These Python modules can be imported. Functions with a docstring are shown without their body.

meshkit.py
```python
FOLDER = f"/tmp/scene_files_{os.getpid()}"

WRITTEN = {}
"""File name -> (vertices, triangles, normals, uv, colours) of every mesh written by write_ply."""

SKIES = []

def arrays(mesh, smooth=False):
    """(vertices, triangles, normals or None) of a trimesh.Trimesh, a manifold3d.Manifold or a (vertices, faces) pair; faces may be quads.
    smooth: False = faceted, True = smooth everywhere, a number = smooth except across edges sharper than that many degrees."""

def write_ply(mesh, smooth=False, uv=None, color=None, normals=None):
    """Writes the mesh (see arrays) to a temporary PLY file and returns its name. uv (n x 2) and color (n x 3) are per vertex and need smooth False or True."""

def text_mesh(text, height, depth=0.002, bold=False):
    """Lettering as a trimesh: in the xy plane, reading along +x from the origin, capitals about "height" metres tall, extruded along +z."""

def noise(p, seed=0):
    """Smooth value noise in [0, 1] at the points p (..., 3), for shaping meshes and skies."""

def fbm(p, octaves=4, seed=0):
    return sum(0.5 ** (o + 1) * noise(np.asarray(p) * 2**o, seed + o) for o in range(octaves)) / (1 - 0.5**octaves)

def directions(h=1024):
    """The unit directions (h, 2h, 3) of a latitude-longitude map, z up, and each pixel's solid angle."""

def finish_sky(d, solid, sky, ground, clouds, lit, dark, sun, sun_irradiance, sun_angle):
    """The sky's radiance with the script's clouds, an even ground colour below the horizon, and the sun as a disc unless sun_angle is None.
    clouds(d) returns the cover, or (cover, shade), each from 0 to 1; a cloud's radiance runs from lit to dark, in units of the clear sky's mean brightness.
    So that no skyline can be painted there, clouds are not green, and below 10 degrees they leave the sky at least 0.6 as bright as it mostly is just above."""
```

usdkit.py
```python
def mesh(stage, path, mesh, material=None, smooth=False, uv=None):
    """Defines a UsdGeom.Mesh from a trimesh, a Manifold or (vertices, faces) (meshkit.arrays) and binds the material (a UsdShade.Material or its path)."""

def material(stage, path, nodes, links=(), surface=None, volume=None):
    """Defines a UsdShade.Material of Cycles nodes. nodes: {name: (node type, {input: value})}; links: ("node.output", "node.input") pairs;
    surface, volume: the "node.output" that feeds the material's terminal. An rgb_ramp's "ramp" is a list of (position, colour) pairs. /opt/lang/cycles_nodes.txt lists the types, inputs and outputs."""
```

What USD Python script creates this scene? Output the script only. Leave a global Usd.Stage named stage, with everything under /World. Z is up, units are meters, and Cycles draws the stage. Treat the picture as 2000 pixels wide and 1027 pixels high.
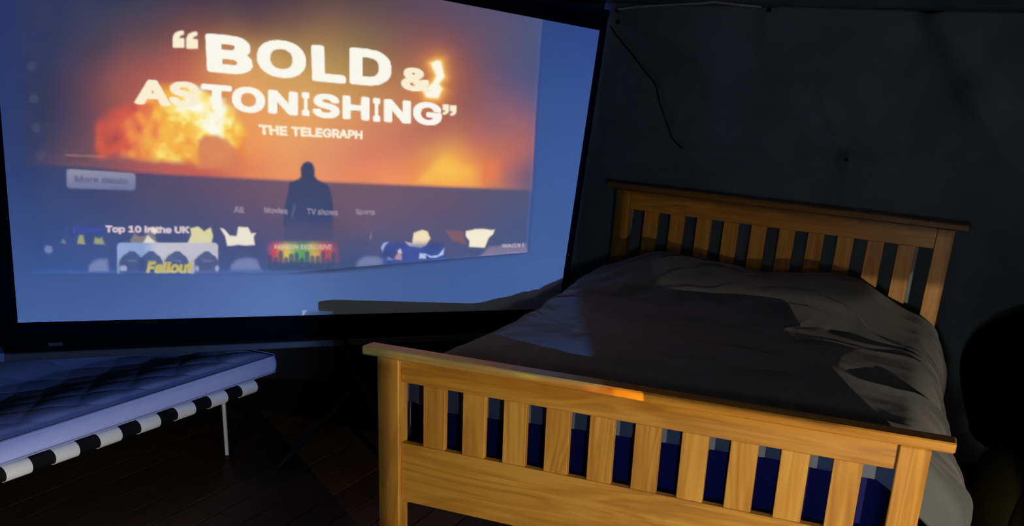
import math
import numpy as np
import trimesh
import shapely
from shapely.geometry import Polygon, LineString, Point, box as sbox
from shapely.ops import unary_union
from scipy.interpolate import RBFInterpolator, griddata
from scipy.ndimage import map_coordinates, gaussian_filter
from pxr import Usd, UsdGeom, UsdLux, UsdShade, Sdf, Gf, Vt
import usdkit
import meshkit

stage = Usd.Stage.CreateInMemory()
UsdGeom.SetStageUpAxis(stage, UsdGeom.Tokens.z)
UsdGeom.SetStageMetersPerUnit(stage, 1.0)
UsdGeom.Xform.Define(stage, '/World')
stage.SetDefaultPrim(stage.GetPrimAtPath('/World'))
UsdGeom.Scope.Define(stage, '/World/Looks')

# ------------------------------------------------------------------ camera
EXPOSURE = 0.0
cam = UsdGeom.Camera.Define(stage, '/World/camera')
CAM = np.array([1.3532, -2.2081, 1.4701])
CR = np.array([[0.9315, -0.1679, 0.3228], [0.3589, 0.2789, -0.8907], [0.0595, 0.9455, 0.3200]])   # columns: right, up, back
q_, r_ = np.linalg.qr(CR)
CR = q_ * np.sign(np.diag(r_))
cm = np.eye(4); cm[:3, :3] = CR.T; cm[3, :3] = CAM
cam.AddTransformOp().Set(Gf.Matrix4d(*cm.ravel().tolist()))
cam.CreateHorizontalApertureAttr(36.0)
cam.CreateVerticalApertureAttr(36.0 * 1027 / 2000)
cam.CreateFocalLengthAttr(1745.29 / 2000 * 36.0)
cam.CreateHorizontalApertureOffsetAttr((1000 - 1121.46) / 2000 * 36.0)
cam.CreateVerticalApertureOffsetAttr((819.05 - 513.5) / 2000 * 36.0)
cam.CreateClippingRangeAttr(Gf.Vec2f(0.05, 1000))
cam.CreateExposureAttr(EXPOSURE)

# ------------------------------------------------------------------ lights
# the picture beam, an unseen bluish beam, two unseen lamps and an added fill; the first two shine through coloured slides built further down
PIC = np.array([1.542, -1.2245, 0.7275])       # lens of the projector that throws the picture
BLUE = np.array([1.335, -1.567, 0.965])        # out of view, placed to throw the bluish light and the bar shadow
FILL = np.array([1.36, -1.60, 1.13])           # added fill light, lifts the bar shadow, walls and bedding
SIDE = np.array([0.0, -1.30, 0.22])           # out of view, placed to light the low mattress side and straps
LAMP = np.array([2.30, -1.70, 0.752])          # out of view, placed low to light the footboard and headboard


def ball_light(name, at, radius, power, color=(1, 1, 1), aim=None, cone=None, soft=0.0):
    l = UsdLux.SphereLight.Define(stage, '/World/' + name)
    l.CreateRadiusAttr(radius)
    l.CreateIntensityAttr(power)
    l.CreateNormalizeAttr(True)
    l.CreateColorAttr(Gf.Vec3f(*color))
    x = UsdGeom.Xformable(l)
    if aim is None:
        x.AddTranslateOp().Set(Gf.Vec3d(*map(float, at)))
    else:
        b = np.asarray(at, float) - np.asarray(aim, float); b /= np.linalg.norm(b)
        r = np.cross([0, 0, 1.0], b); r /= np.linalg.norm(r)
        m = np.eye(4); m[0, :3] = r; m[1, :3] = np.cross(b, r); m[2, :3] = b; m[3, :3] = at
        x.AddTransformOp().Set(Gf.Matrix4d(*m.ravel().tolist()))
        s = UsdLux.ShapingAPI.Apply(l.GetPrim())
        s.CreateShapingConeAngleAttr(cone)
        s.CreateShapingConeSoftnessAttr(soft)
    return l


PIC_POWER, BLUE_POWER, LAMP_POWER, FILL_POWER, SIDE_POWER = 165.0, 125.0, 50.0, 2.8, 17.0
ball_light('picture_light', PIC, 0.00004, PIC_POWER)
ball_light('idle_light', BLUE, 0.0008, BLUE_POWER)
ball_light('lamp_light', LAMP, 0.001, LAMP_POWER, (1.0, 0.82, 0.62), aim=(0.35, 0.1, 0.68), cone=52, soft=0.5)
ball_light('fill_light', FILL, 0.045, FILL_POWER, (0.80, 0.92, 1.0))
ball_light('side_light', SIDE, 0.004, SIDE_POWER, (1.0, 0.96, 0.9), aim=(-1.24, -0.40, 0.27), cone=30, soft=0.5)
K_PIC = 1.30      # screen radiance that a clear slide gives at 3 m square on (set after a test render)
K_BLUE = 1.0

# ------------------------------------------------------------------ helpers
used = {}


def numbered(path):
    n = used.get(path, 0); used[path] = n + 1
    return path if n == 0 else f'{path}_{n:03d}'


def tag(prim, label=None, cat=None, group=None, kind=None):
    for k, v in (('label', label), ('category', cat), ('group', group), ('kind', kind)):
        if v:
            prim.SetCustomDataByKey(k, v)
    return prim


def thing(name, label=None, cat=None, group=None, kind=None, matrix=None):
    path = numbered('/World/' + name)
    x = UsdGeom.Xform.Define(stage, path)
    if matrix is not None:
        x.AddTransformOp().Set(Gf.Matrix4d(*np.asarray(matrix, float).ravel().tolist()))
    tag(x.GetPrim(), label, cat, group, kind)
    return path


def obj(name, mesh, mat, parent='/World', smooth=30, label=None, cat=None, group=None, kind=None):
    path = numbered(parent + '/' + name)
    m = usdkit.mesh(stage, path, mesh, mat, smooth=smooth)
    tag(m.GetPrim(), label, cat, group, kind)
    return path


def cbox(x0, x1, y0, y1, z0, z1, b=0.003):
    """A box with chamfered edges."""
    lo, hi = np.array([x0, y0, z0], float), np.array([x1, y1, z1], float)
    b = min(b, *(0.45 * (hi - lo)))
    pts = []
    for s in np.ndindex(2, 2, 2):
        c = np.where(np.array(s) == 1, hi, lo); d = np.where(np.array(s) == 1, -b, b)
        for k in range(3):
            p = c + d; p[k] = c[k]
            pts.append(p)
    return trimesh.convex.convex_hull(np.array(pts))


def tube(points, radius, sides=10, closed=False):
    p = np.asarray(points, float)
    n = len(p)
    t = np.roll(p, -1, 0) - np.roll(p, 1, 0) if closed else np.gradient(p, axis=0)
    t /= np.linalg.norm(t, axis=1, keepdims=True) + 1e-12
    ref = np.array([0, 0, 1.0]) if np.abs(t[:, 2]).max() < 0.9 else np.array([0.31, 0.95, 0.05])
    a = np.cross(t, ref); a /= np.linalg.norm(a, axis=1, keepdims=True) + 1e-12
    b = np.cross(t, a)
    ang = np.arange(sides) * 2 * np.pi / sides
    rad = np.broadcast_to(radius, (n,))
    v = p[:, None] + rad[:, None, None] * (np.cos(ang)[None, :, None] * a[:, None] + np.sin(ang)[None, :, None] * b[:, None])
    v = v.reshape(-1, 3)
    f = []
    for i in range(n if closed else n - 1):
        for j in range(sides):
            i2, j2 = (i + 1) % n, (j + 1) % sides
            f.append([i * sides + j, i2 * sides + j, i2 * sides + j2]); f.append([i * sides + j, i2 * sides + j2, i * sides + j2])
    if not closed:
        c0, c1 = len(v), len(v) + 1
        v = np.vstack([v, p[0], p[-1]])
        for j in range(sides):
            f.append([c0, j, (j + 1) % sides]); f.append([c1, (n - 1) * sides + (j + 1) % sides, (n - 1) * sides + j])
    m = trimesh.Trimesh(v, np.array(f), process=False)
    m.fix_normals()
    return m


def smooth_path(pts, n=8):
    p = np.asarray(pts, float)
    out = []
    q = np.vstack([2 * p[0] - p[1], p, 2 * p[-1] - p[-2]])
    for i in range(1, len(q) - 2):
        for k in range(n):
            t = k / n
            out.append(0.5 * (2 * q[i] + (q[i + 1] - q[i - 1]) * t + (2 * q[i - 1] - 5 * q[i] + 4 * q[i + 1] - q[i + 2]) * t * t + (3 * q[i] - q[i - 1] - 3 * q[i + 1] + q[i + 2]) * t ** 3))
    out.append(p[-1])
    return np.array(out)


def grid_faces(nu, nv, flip=False):
    i, j = np.meshgrid(np.arange(nu - 1), np.arange(nv - 1), indexing='ij')
    a = i * nv + j
    q = np.stack([a, a + nv, a + nv + 1, a + 1], -1).reshape(-1, 4)
    if flip:
        q = q[:, ::-1]
    return np.vstack([q[:, [0, 1, 2]], q[:, [0, 2, 3]]])


def sheet(V, thick, flip=False):
    """A grid of points (nu, nv, 3) as a closed cloth of some thickness."""
    nu, nv = V.shape[:2]
    du, dv = np.gradient(V, axis=0), np.gradient(V, axis=1)
    n = np.cross(du, dv); n /= np.linalg.norm(n, axis=2, keepdims=True) + 1e-12
    if flip:
        n = -n
    top, bot = V.reshape(-1, 3), (V - n * thick).reshape(-1, 3)
    N = nu * nv
    f = [grid_faces(nu, nv, flip), grid_faces(nu, nv, not flip) + N]
    idx = np.arange(N).reshape(nu, nv)
    ring = np.concatenate([idx[:, 0], idx[-1, 1:], idx[-2::-1, -1], idx[0, -2:0:-1]])
    r2 = np.roll(ring, -1)
    side = np.vstack([np.stack([ring, r2, r2 + N], 1), np.stack([ring, r2 + N, ring + N], 1)])
    f.append(side if flip else side[:, ::-1])
    m = trimesh.Trimesh(np.vstack([top, bot]), np.vstack(f), process=False)
    return m


def sstep(a, b, x):
    t = np.clip((np.asarray(x, float) - a) / (b - a), 0, 1)
    return t * t * (3 - 2 * t)


def lin(c):
    c = np.asarray(c, float) / 255.0
    return np.where(c <= 0.04045, c / 12.92, ((c + 0.055) / 1.055) ** 2.4)


# ------------------------------------------------------------------ materials
def mat(name, color, rough=0.7, spec=0.3, noise=None, bump=None, sheen=0.0, metallic=0.0, coat=0.0):
    """noise: (scale, amount); bump: (scale, strength, distance)"""
    n = {'p': ('principled_bsdf', {'base_color': color, 'roughness': rough, 'specular_ior_level': spec, 'sheen_weight': sheen, 'metallic': metallic, 'coat_weight': coat}), 'tc': ('texture_coordinate', {})}
    l = []
    if noise:
        n['n'] = ('noise_texture', {'scale': noise[0], 'detail': 5.0, 'roughness': 0.6})
        lo, hi = np.array(color) * (1 - noise[1]), np.array(color) * (1 + noise[1])
        n['r'] = ('rgb_ramp', {'ramp': [(0.25, tuple(lo)), (0.75, tuple(hi))]})
        l += [('tc.object', 'n.vector'), ('n.fac', 'r.fac'), ('r.color', 'p.base_color')]
        n['p'][1].pop('base_color')
    if bump:
        n['bn'] = ('noise_texture', {'scale': bump[0], 'detail': 3.0})
        n['b'] = ('bump', {'strength': bump[1], 'distance': bump[2]})
        l += [('tc.object', 'bn.vector'), ('bn.fac', 'b.height'), ('b.normal', 'p.normal')]
    return usdkit.material(stage, '/World/Looks/' + name, n, l, surface='p.BSDF')


def wood(name, tones, axis, rough=0.38, strip=0.037, coat=0.15, vary=0.25, fine=1.0):
    """Varnished board wood with its grain along an axis, a few cathedral figures and glued strips; tones: dark, mid, light."""
    sc = [38.0 * fine] * 3; sc[axis] = 1.6
    sc2 = [9.0] * 3; sc2[axis] = 0.9
    n = {
        'tc': ('texture_coordinate', {}), 'oi': ('object_info', {}),
        'off': ('math', {'math_type': 'multiply', 'value2': 37.0}),
        'cx': ('combine_xyz', {}),
        'add': ('mix_vector', {'fac': 1.0}),
        'm1': ('mapping', {'scale': tuple(sc)}), 'm2': ('mapping', {'scale': tuple(sc2)}),
        'g': ('noise_texture', {'scale': 1.0, 'detail': 7.0, 'roughness': 0.62, 'distortion': 0.5}),
        'w': ('noise_texture', {'scale': 1.0, 'detail': 3.0, 'roughness': 0.5, 'distortion': 1.2}),
        'rings': ('math', {'math_type': 'multiply', 'value2': 42.0}), 'sin': ('math', {'math_type': 'sine'}),
        'h1': ('math', {'math_type': 'multiply_add', 'value2': 0.13, 'value3': 0.0}),
        'h2': ('math', {'math_type': 'multiply_add', 'value2': 0.95}),
        'ro': ('math', {'math_type': 'multiply_add', 'value2': vary, 'value3': -vary / 2}),
        'h3': ('math', {'math_type': 'add'}),
        'ramp': ('rgb_ramp', {'ramp': [(0.1, tones[0]), (0.5, tones[1]), (0.95, tones[2])]}),
        'b': ('bump', {'strength': 0.12, 'distance': 0.002}),
        'p': ('principled_bsdf', {'roughness': rough, 'specular_ior_level': 0.4, 'coat_weight': coat, 'coat_roughness': 0.25}),
    }
    l = [('oi.random', 'off.value1'), ('off.value', 'cx.x'), ('off.value', 'cx.y'), ('off.value', 'cx.z'),
         ('tc.object', 'm1.vector'), ('tc.object', 'm2.vector'), ('cx.vector', 'm1.location'), ('cx.vector', 'm2.location'),
         ('m1.vector', 'g.vector'), ('m2.vector', 'w.vector'), ('w.fac', 'rings.value1'), ('rings.value', 'sin.value1'),
         ('sin.value', 'h1.value1'), ('g.fac', 'h2.value1'), ('h1.value', 'h2.value3'), ('oi.random', 'ro.value1'),
         ('h2.value', 'h3.value1'), ('ro.value', 'h3.value2'), ('h3.value', 'ramp.fac'), ('ramp.color', 'p.base_color'),
         ('h2.value', 'b.height'), ('b.normal', 'p.normal')]
    n.pop('add')
    return usdkit.material(stage, '/World/Looks/' + name, n, l, surface='p.BSDF')


OAK = ((0.37, 0.155, 0.018), (0.56, 0.27, 0.034), (0.73, 0.40, 0.062))
M = {
    'oak_x': wood('oak_lengthwise', OAK, 0), 'oak_z': wood('oak_upright', OAK, 2), 'oak_y': wood('oak_across', OAK, 1),
    'plank': wood('dark_floor_wood', ((0.020, 0.011, 0.004), (0.04, 0.022, 0.008), (0.064, 0.036, 0.014)), 1, rough=0.5, coat=0.0, vary=0.5),
    'subfloor': mat('subfloor_dust', (0.006, 0.004, 0.003), 0.9, 0.1),
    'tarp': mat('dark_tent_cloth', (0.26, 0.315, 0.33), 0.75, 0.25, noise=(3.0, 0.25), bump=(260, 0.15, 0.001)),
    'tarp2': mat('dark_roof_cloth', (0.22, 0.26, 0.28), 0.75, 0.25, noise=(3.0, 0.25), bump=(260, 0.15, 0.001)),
    'tarp_shaded': mat('shaded_tent_cloth', (0.012, 0.014, 0.016), 0.8, 0.15, noise=(3.0, 0.25)),  # same tent cloth painted darker to imitate walls that get no light
    'duvet': mat('charcoal_bedding', (0.098, 0.114, 0.116), 0.85, 0.15, noise=(2.5, 0.15), bump=(600, 0.2, 0.0006), sheen=0.15),
    'navy': mat('navy_ticking', (0.012, 0.012, 0.070), 0.85, 0.1, bump=(500, 0.2, 0.0006)),
    'white_cloth': mat('white_ticking', (0.42, 0.44, 0.58), 0.85, 0.15, bump=(420, 0.25, 0.0008), noise=(18, 0.03)),
    'piping': mat('grey_piping', (0.34, 0.34, 0.45), 0.8, 0.15),
    'strap': mat('white_webbing', (0.80, 0.77, 0.68), 0.8, 0.2, bump=(700, 0.4, 0.0006)),
    'black_tube': mat('black_coated_tube', (0.006, 0.006, 0.006), 0.55, 0.25),
    'pale_metal': mat('pale_painted_metal', (0.45, 0.43, 0.40), 0.4, 0.5),
    'black_cloth': mat('black_masking_cloth', (0.002, 0.0025, 0.003), 0.9, 0.1),
    'black_case': mat('black_case_metal', (0.006, 0.0065, 0.007), 0.6, 0.2),
    'grey_lip': mat('dark_grey_aluminium', (0.11, 0.11, 0.11), 0.5, 0.4, metallic=0.0),
    'badge': mat('grey_badge', (0.06, 0.06, 0.06), 0.5, 0.4),
    'blue_cap': mat('pale_blue_plastic', (0.22, 0.36, 0.50), 0.4, 0.5),
    'cord': mat('black_cord', (0.004, 0.004, 0.004), 0.9, 0.1),
    'pale_cord': mat('pale_cord_fibre', (0.75, 0.75, 0.75), 0.8, 0.2),
    'black_seat': mat('black_upholstery', (0.002, 0.002, 0.002), 0.9, 0.05),
    'olive': mat('dark_olive_cloth', (0.012, 0.012, 0.003), 0.95, 0.05, bump=(300, 0.3, 0.001)),
    'button': mat('dark_button', (0.006, 0.006, 0.007), 0.7, 0.2),
    'shell': mat('black_projector_shell', (0.004, 0.004, 0.004), 0.8, 0.1),
    'screen': usdkit.material(stage, '/World/Looks/matt_white_screen', {'d': ('diffuse_bsdf', {'color': (0.85, 0.85, 0.85)})}, [], surface='d.BSDF'),
    'gauze': usdkit.material(stage, '/World/Looks/grey_light_dimmer', {'t': ('transparent_bsdf', {'color': (0.27, 0.265, 0.26)})}, [], surface='t.BSDF'),  # added filter that weakens the unseen lamp above the footboard
    'slide': usdkit.material(stage, '/World/Looks/colour_slide', {'a': ('attribute', {'attribute': 'picture'}), 't': ('transparent_bsdf', {})}, [('a.color', 't.color')], surface='t.BSDF'),
}

# ------------------------------------------------------------------ the setting
PITCH = 0.136
floor = thing('floor', kind='structure')
obj('subfloor', cbox(-2.7, 3.3, -4.6, 3.2, -0.08, -0.028, 0.001), M['subfloor'], floor)
rng = np.random.default_rng(5)
x = -2.66
while x < 3.25:
    dz = rng.uniform(-0.0012, 0.0)
    cut = rng.uniform(-3.5, 2.0)
    for y0, y1 in ((-4.6, cut), (cut + 0.003, 3.2)):
        obj('plank', cbox(x, x + PITCH - 0.004, y0, y1, -0.028, dz, 0.003), M['plank'], floor)
    x += PITCH


def seg_dist(x, z, a, b):
    a, b = np.array(a, float), np.array(b, float)
    d = b - a
    t = np.clip(((x - a[0]) * d[0] + (z - a[1]) * d[1]) / (d @ d), 0, 1)
    return np.hypot(x - a[0] - t * d[0], z - a[1] - t * d[1]), t


PINS = [(-0.115, 1.949), (-0.116, 1.902), (0.582, 1.965), (1.252, 1.988), (0.986, 1.358)]


def wall_y(x, z):
    """The lining behind the bed: upright below the crease, leaning in above it."""
    x, z = np.asarray(x, float), np.asarray(z, float)
    y = 2.25 - 0.3 * np.maximum(z - 1.36, 0)
    p = np.stack([x * 1.6, z * 1.1, np.zeros_like(x)], -1)
    y = y + 0.08 * (meshkit.fbm(p, 3, 3) - 0.5) * sstep(0, 0.4, z)
    d, t = seg_dist(x, z, (0.23, 1.352), (0.74, 1.372))
    y = y + 0.014 * np.exp(-(d / 0.012) ** 2) * (1 - 0.6 * t) - 0.012 * np.exp(-(d / 0.05) ** 2)
    for a, b, w, h in (((1.252, 1.988), (1.47, 1.67), 0.05, 0.045), ((1.47, 1.67), (1.66, 1.41), 0.06, 0.030), ((0.582, 1.965), (0.62, 1.62), 0.05, 0.014),
                       ((0.986, 1.358), (1.05, 1.05), 0.035, 0.014), ((0.986, 1.358), (1.5, 1.28), 0.03, 0.010), ((0.24, 1.75), (0.36, 1.50), 0.03, 0.014),
                       ((0.55, 1.66), (1.0, 1.64), 0.03, 0.010), ((0.85, 1.62), (0.95, 1.46), 0.03, 0.012), ((-0.11, 1.92), (0.35, 1.62), 0.04, 0.010)):
        d, t = seg_dist(x, z, a, b)
        y = y + 1.5 * h * np.exp(-(d / w) ** 2) * (1 - 0.5 * t)
    for a, b in (((-0.149, 1.884), (0.072, 1.639)), ((0.072, 1.639), (0.138, 1.458)), ((0.138, 1.458), (0.217, 1.356))):
        d, t = seg_dist(x, z, a, b)
        y = y + 0.010 * np.exp(-(d / 0.02) ** 2)
    for px, pz in PINS:
        d = np.hypot(x - px, z - pz)
        y = y + 0.016 * np.exp(-(d / 0.03) ** 2)
    return y


xs = np.linspace(-0.6, 3.25, 300); zs = np.linspace(0, 1.975, 170)
X, Z = np.meshgrid(xs, zs, indexing='ij')
V = np.stack([X, wall_y(X, Z), Z], -1)
back = thing('wall_back', kind='structure')
obj('lining', sheet(V, 0.02, flip=False), M['tarp'], back, smooth=True)
for px, pz in PINS:
    c = trimesh.creation.icosphere(2, 0.011); c.apply_scale([1, 0.45, 1]); c.apply_translation([px, float(wall_y(px, pz)) - 0.003, pz])
    obj('lining_button', c, M['button'], back, smooth=True)
# roof lining from the top seam towards the ridge
ys = np.linspace(0, 1, 60)
X, S = np.meshgrid(np.linspace(-2.7, 3.25, 150), ys, indexing='ij')
yy = 2.075 - 2.1 * S; zz = 1.972 + 1.0 * S - 0.10 * np.sin(np.pi * S) + 0.05 * (meshkit.fbm(np.stack([X * 1.3, S * 4, 0 * X], -1), 3, 8) - 0.5) * sstep(0, 0.1, S)
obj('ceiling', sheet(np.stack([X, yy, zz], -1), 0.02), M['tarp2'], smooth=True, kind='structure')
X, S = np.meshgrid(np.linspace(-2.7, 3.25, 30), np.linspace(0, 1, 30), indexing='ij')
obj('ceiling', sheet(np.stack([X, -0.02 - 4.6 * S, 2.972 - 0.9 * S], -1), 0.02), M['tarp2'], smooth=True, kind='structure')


def plain_wall(name, a, b, z1, seed):
    a, b = np.array(a, float), np.array(b, float)
    U, Z = np.meshgrid(np.linspace(0, 1, 80), np.linspace(0, z1, 60), indexing='ij')
    d = b - a; n = np.array([-d[1], d[0]]) / np.linalg.norm(d)
    w = 0.04 * (meshkit.fbm(np.stack([U * np.linalg.norm(d) * 1.6, Z, 0 * U], -1), 3, seed) - 0.5)
    P = a + U[..., None] * d + w[..., None] * n
    obj(name, sheet(np.dstack([P, Z]), 0.02), M['tarp' if name == 'wall_right' else 'tarp_shaded'], smooth=True, kind='structure')  # all but the right wall take the cloth darkened to look unlit


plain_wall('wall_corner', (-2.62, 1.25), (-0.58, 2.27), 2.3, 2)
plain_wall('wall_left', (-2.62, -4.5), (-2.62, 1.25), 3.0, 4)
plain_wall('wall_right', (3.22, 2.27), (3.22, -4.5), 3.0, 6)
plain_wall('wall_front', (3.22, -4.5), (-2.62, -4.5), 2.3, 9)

# ------------------------------------------------------------------ projection screen
SC = np.array([-0.7539, 0.8123, 1.2621])
SR = np.array([[0.5661, -0.8178, 0.1031], [0.8230, 0.5678, -0.0156], [-0.0458, 0.0937, 0.9945]])
q_, r_ = np.linalg.qr(SR); SR = q_ * np.sign(np.diag(r_))
SW, SH = 2.214, 1.2395
SN = -SR[:, 1]
sm = np.eye(4); sm[:3, :3] = SR.T; sm[3, :3] = SC
scr = thing('projection_screen', 'large white pull-up projection screen with black border showing a film trailer in flames', 'projection screen', matrix=sm)
hw, hh = SW / 2, SH / 2
obj('screen_surface', cbox(-hw - 0.02, hw + 0.02, 0.0, 0.003, -hh - 0.03, hh + 0.03, 0.0005), M['screen'], scr, smooth=False, label='matt white screen surface with the projected picture')
T = 0.0025
obj('border', cbox(-hw - 0.048, -hw, -T, 0.006, -hh - 0.01, hh + 0.062, 0.001), M['black_cloth'], scr, label='left black border strip')
obj('border', cbox(hw, hw + 0.034, -T, 0.006, -hh - 0.01, hh + 0.062, 0.001), M['black_cloth'], scr, label='right black border strip')
obj('border', cbox(-hw, hw, -T, 0.006, hh, hh + 0.062, 0.001), M['black_cloth'], scr, label='top black border strip')
obj('border', cbox(-hw - 0.048, hw + 0.034, -T, 0.006, -hh - 0.10, -hh, 0.001), M['black_cloth'], scr, label='deep bottom black border strip')
obj('top_bar', cbox(-hw - 0.05, hw + 0.036, -0.008, 0.02, hh + 0.062, hh + 0.085, 0.004), M['black_case'], scr)
case = obj('case', cbox(-hw - 0.05, hw + 0.05, -0.018, 0.07, -hh - 0.128, -hh - 0.095, 0.008), M['black_case'], scr, label='long black case along the bottom of the screen')
obj('case_lip', cbox(-hw - 0.05, hw + 0.05, -0.024, -0.006, -hh - 0.129, -hh - 0.103, 0.003), M['grey_lip'], scr, label='dark grey strip along the case')
obj('end_cap', cbox(-hw - 0.064, -hw - 0.047, -0.026, 0.06, -hh - 0.132, -hh - 0.098, 0.003), M['blue_cap'], scr, label='pale bluish plastic end cap')
obj('end_cap', cbox(hw + 0.047, hw + 0.064, -0.026, 0.06, -hh - 0.132, -hh - 0.098, 0.003), M['black_case'], scr)
obj('badge', cbox(-1.022, -0.978, -0.0035, 0.0, -hh - 0.088, -hh - 0.075, 0.001), M['badge'], scr, label='small grey badge on the bottom border')


def to_local(p):
    return (np.asarray(p, float) - SC) @ SR


hub = np.array([-0.72, 0.86, 0.36])
pole_top = SC + SR @ np.array([0.0, 0.05, hh + 0.02])
pole_mid = SC + SR @ np.array([0.0, 0.05, -hh - 0.11])
obj('pole', tube([to_local(pole_top), to_local(pole_mid)], 0.012), M['black_case'], scr)
obj('pole', tube([to_local(pole_mid + 0.1 * (pole_top - pole_mid)), to_local(hub), to_local(hub - [0, 0, 0.2])], 0.016), M['black_case'], scr)
for foot in ((-0.97, 0.605, 0.012), (-0.40, 0.72, 0.012), (-0.80, 1.25, 0.012)):
    obj('leg', tube([to_local(hub), to_local(foot)], 0.013), M['black_case'], scr)

# ------------------------------------------------------------------ the double bed
W, PW, OV, CF, TC, ZC, ZR, ZB, SL = 1.40, 0.074, 0.051, 0.015, 0.027, 0.792, 0.696, 0.504, 0.072
CB, PR, REC, G, G0 = 0.045, 0.013, 0.007, 0.059, 0.015
HY, ZH, ZHR, HYAW, HROLL = 2.035, 1.158, 1.042, -0.017, -0.030
bed = thing('double_bed', 'honey coloured oak double bed with slatted footboard and headboard', 'bed')
obj('cap_rail', cbox(-PW - OV, W + PW + OV, -CF, CB, ZC - TC, ZC, 0.004), M['oak_x'], bed, label='flat rail capping the footboard')
for a, b in ((-PW, -0.0005), (W + 0.0005, W + PW)):
    obj('post', cbox(a, b, -PR, CB - 0.004, 0.0, ZC - TC - 0.0005, 0.003), M['oak_z'], bed)
obj('top_rail', cbox(0, W, 0, 0.026, ZR, ZC - TC - 0.0005, 0.002), M['oak_x'], bed)
obj('bottom_rail', cbox(0, W, 0, 0.026, 0.312, ZB, 0.002), M['oak_x'], bed)
for i in range(10):
    xa = G0 + i * (SL + G) + G
    obj('slat', cbox(xa, xa + SL, REC * 0.4, 0.022, ZB + 0.0003, ZR - 0.0003, 0.0015), M['oak_z'], bed)
obj('side_rail', cbox(-0.045, -0.018, CB - 0.003, HY - 0.012, 0.30, 0.46, 0.002), M['oak_y'], bed)
obj('side_rail', cbox(W + 0.018, W + 0.045, CB - 0.003, HY - 0.012, 0.30, 0.46, 0.002), M['oak_y'], bed)
obj('base_panel', cbox(-0.016, W + 0.016, CB, HY - 0.02, 0.31, 0.334, 0.002), M['oak_y'], bed)


def head(m):
    """The headboard stands slightly askew."""
    r = trimesh.transformations.rotation_matrix(-HROLL, [0, 1, 0], [W / 2, HY, 0]) @ np.eye(4)
    r = trimesh.transformations.rotation_matrix(HYAW, [0, 0, 1], [W / 2, HY, 0]) @ r
    m.apply_transform(r)
    return m


y0 = HY
obj('cap_rail', head(cbox(-PW - OV, W + PW + OV, y0 - CF, y0 + CB, ZH - TC, ZH, 0.004)), M['oak_x'], bed, label='flat rail capping the headboard')
for a, b, z0 in ((-PW, -0.0005, -0.020), (W + 0.0005, W + PW, 0.024)):
    obj('post', head(cbox(a, b, y0 - PR, y0 + CB - 0.004, z0, ZH - TC - 0.0005, 0.003)), M['oak_z'], bed)
obj('top_rail', head(cbox(0, W, y0, y0 + 0.026, ZHR, ZH - TC - 0.0005, 0.002)), M['oak_x'], bed)
obj('bottom_rail', head(cbox(0, W, y0, y0 + 0.026, 0.40, 0.60, 0.002)), M['oak_x'], bed)
for i in range(10):
    xa = G0 + i * (SL + G) + G
    obj('slat', head(cbox(xa, xa + SL, y0 + REC * 0.4, y0 + 0.022, 0.6003, ZHR - 0.0003, 0.0015)), M['oak_z'], bed)

obj('mattress', cbox(0.005, W - 0.005, 0.105, 1.985, 0.335, 0.699, 0.04), M['navy'], smooth=40, label='dark navy double mattress seen through the footboard slats', cat='mattress')

# ------------------------------------------------------------------ duvet
NU, NV = 330, 330
u = np.linspace(-0.34, W + 0.36, NU); v = np.linspace(-0.010, 1.93, NV)
U, Vv = np.meshgrid(u, v, indexing='ij')


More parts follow.
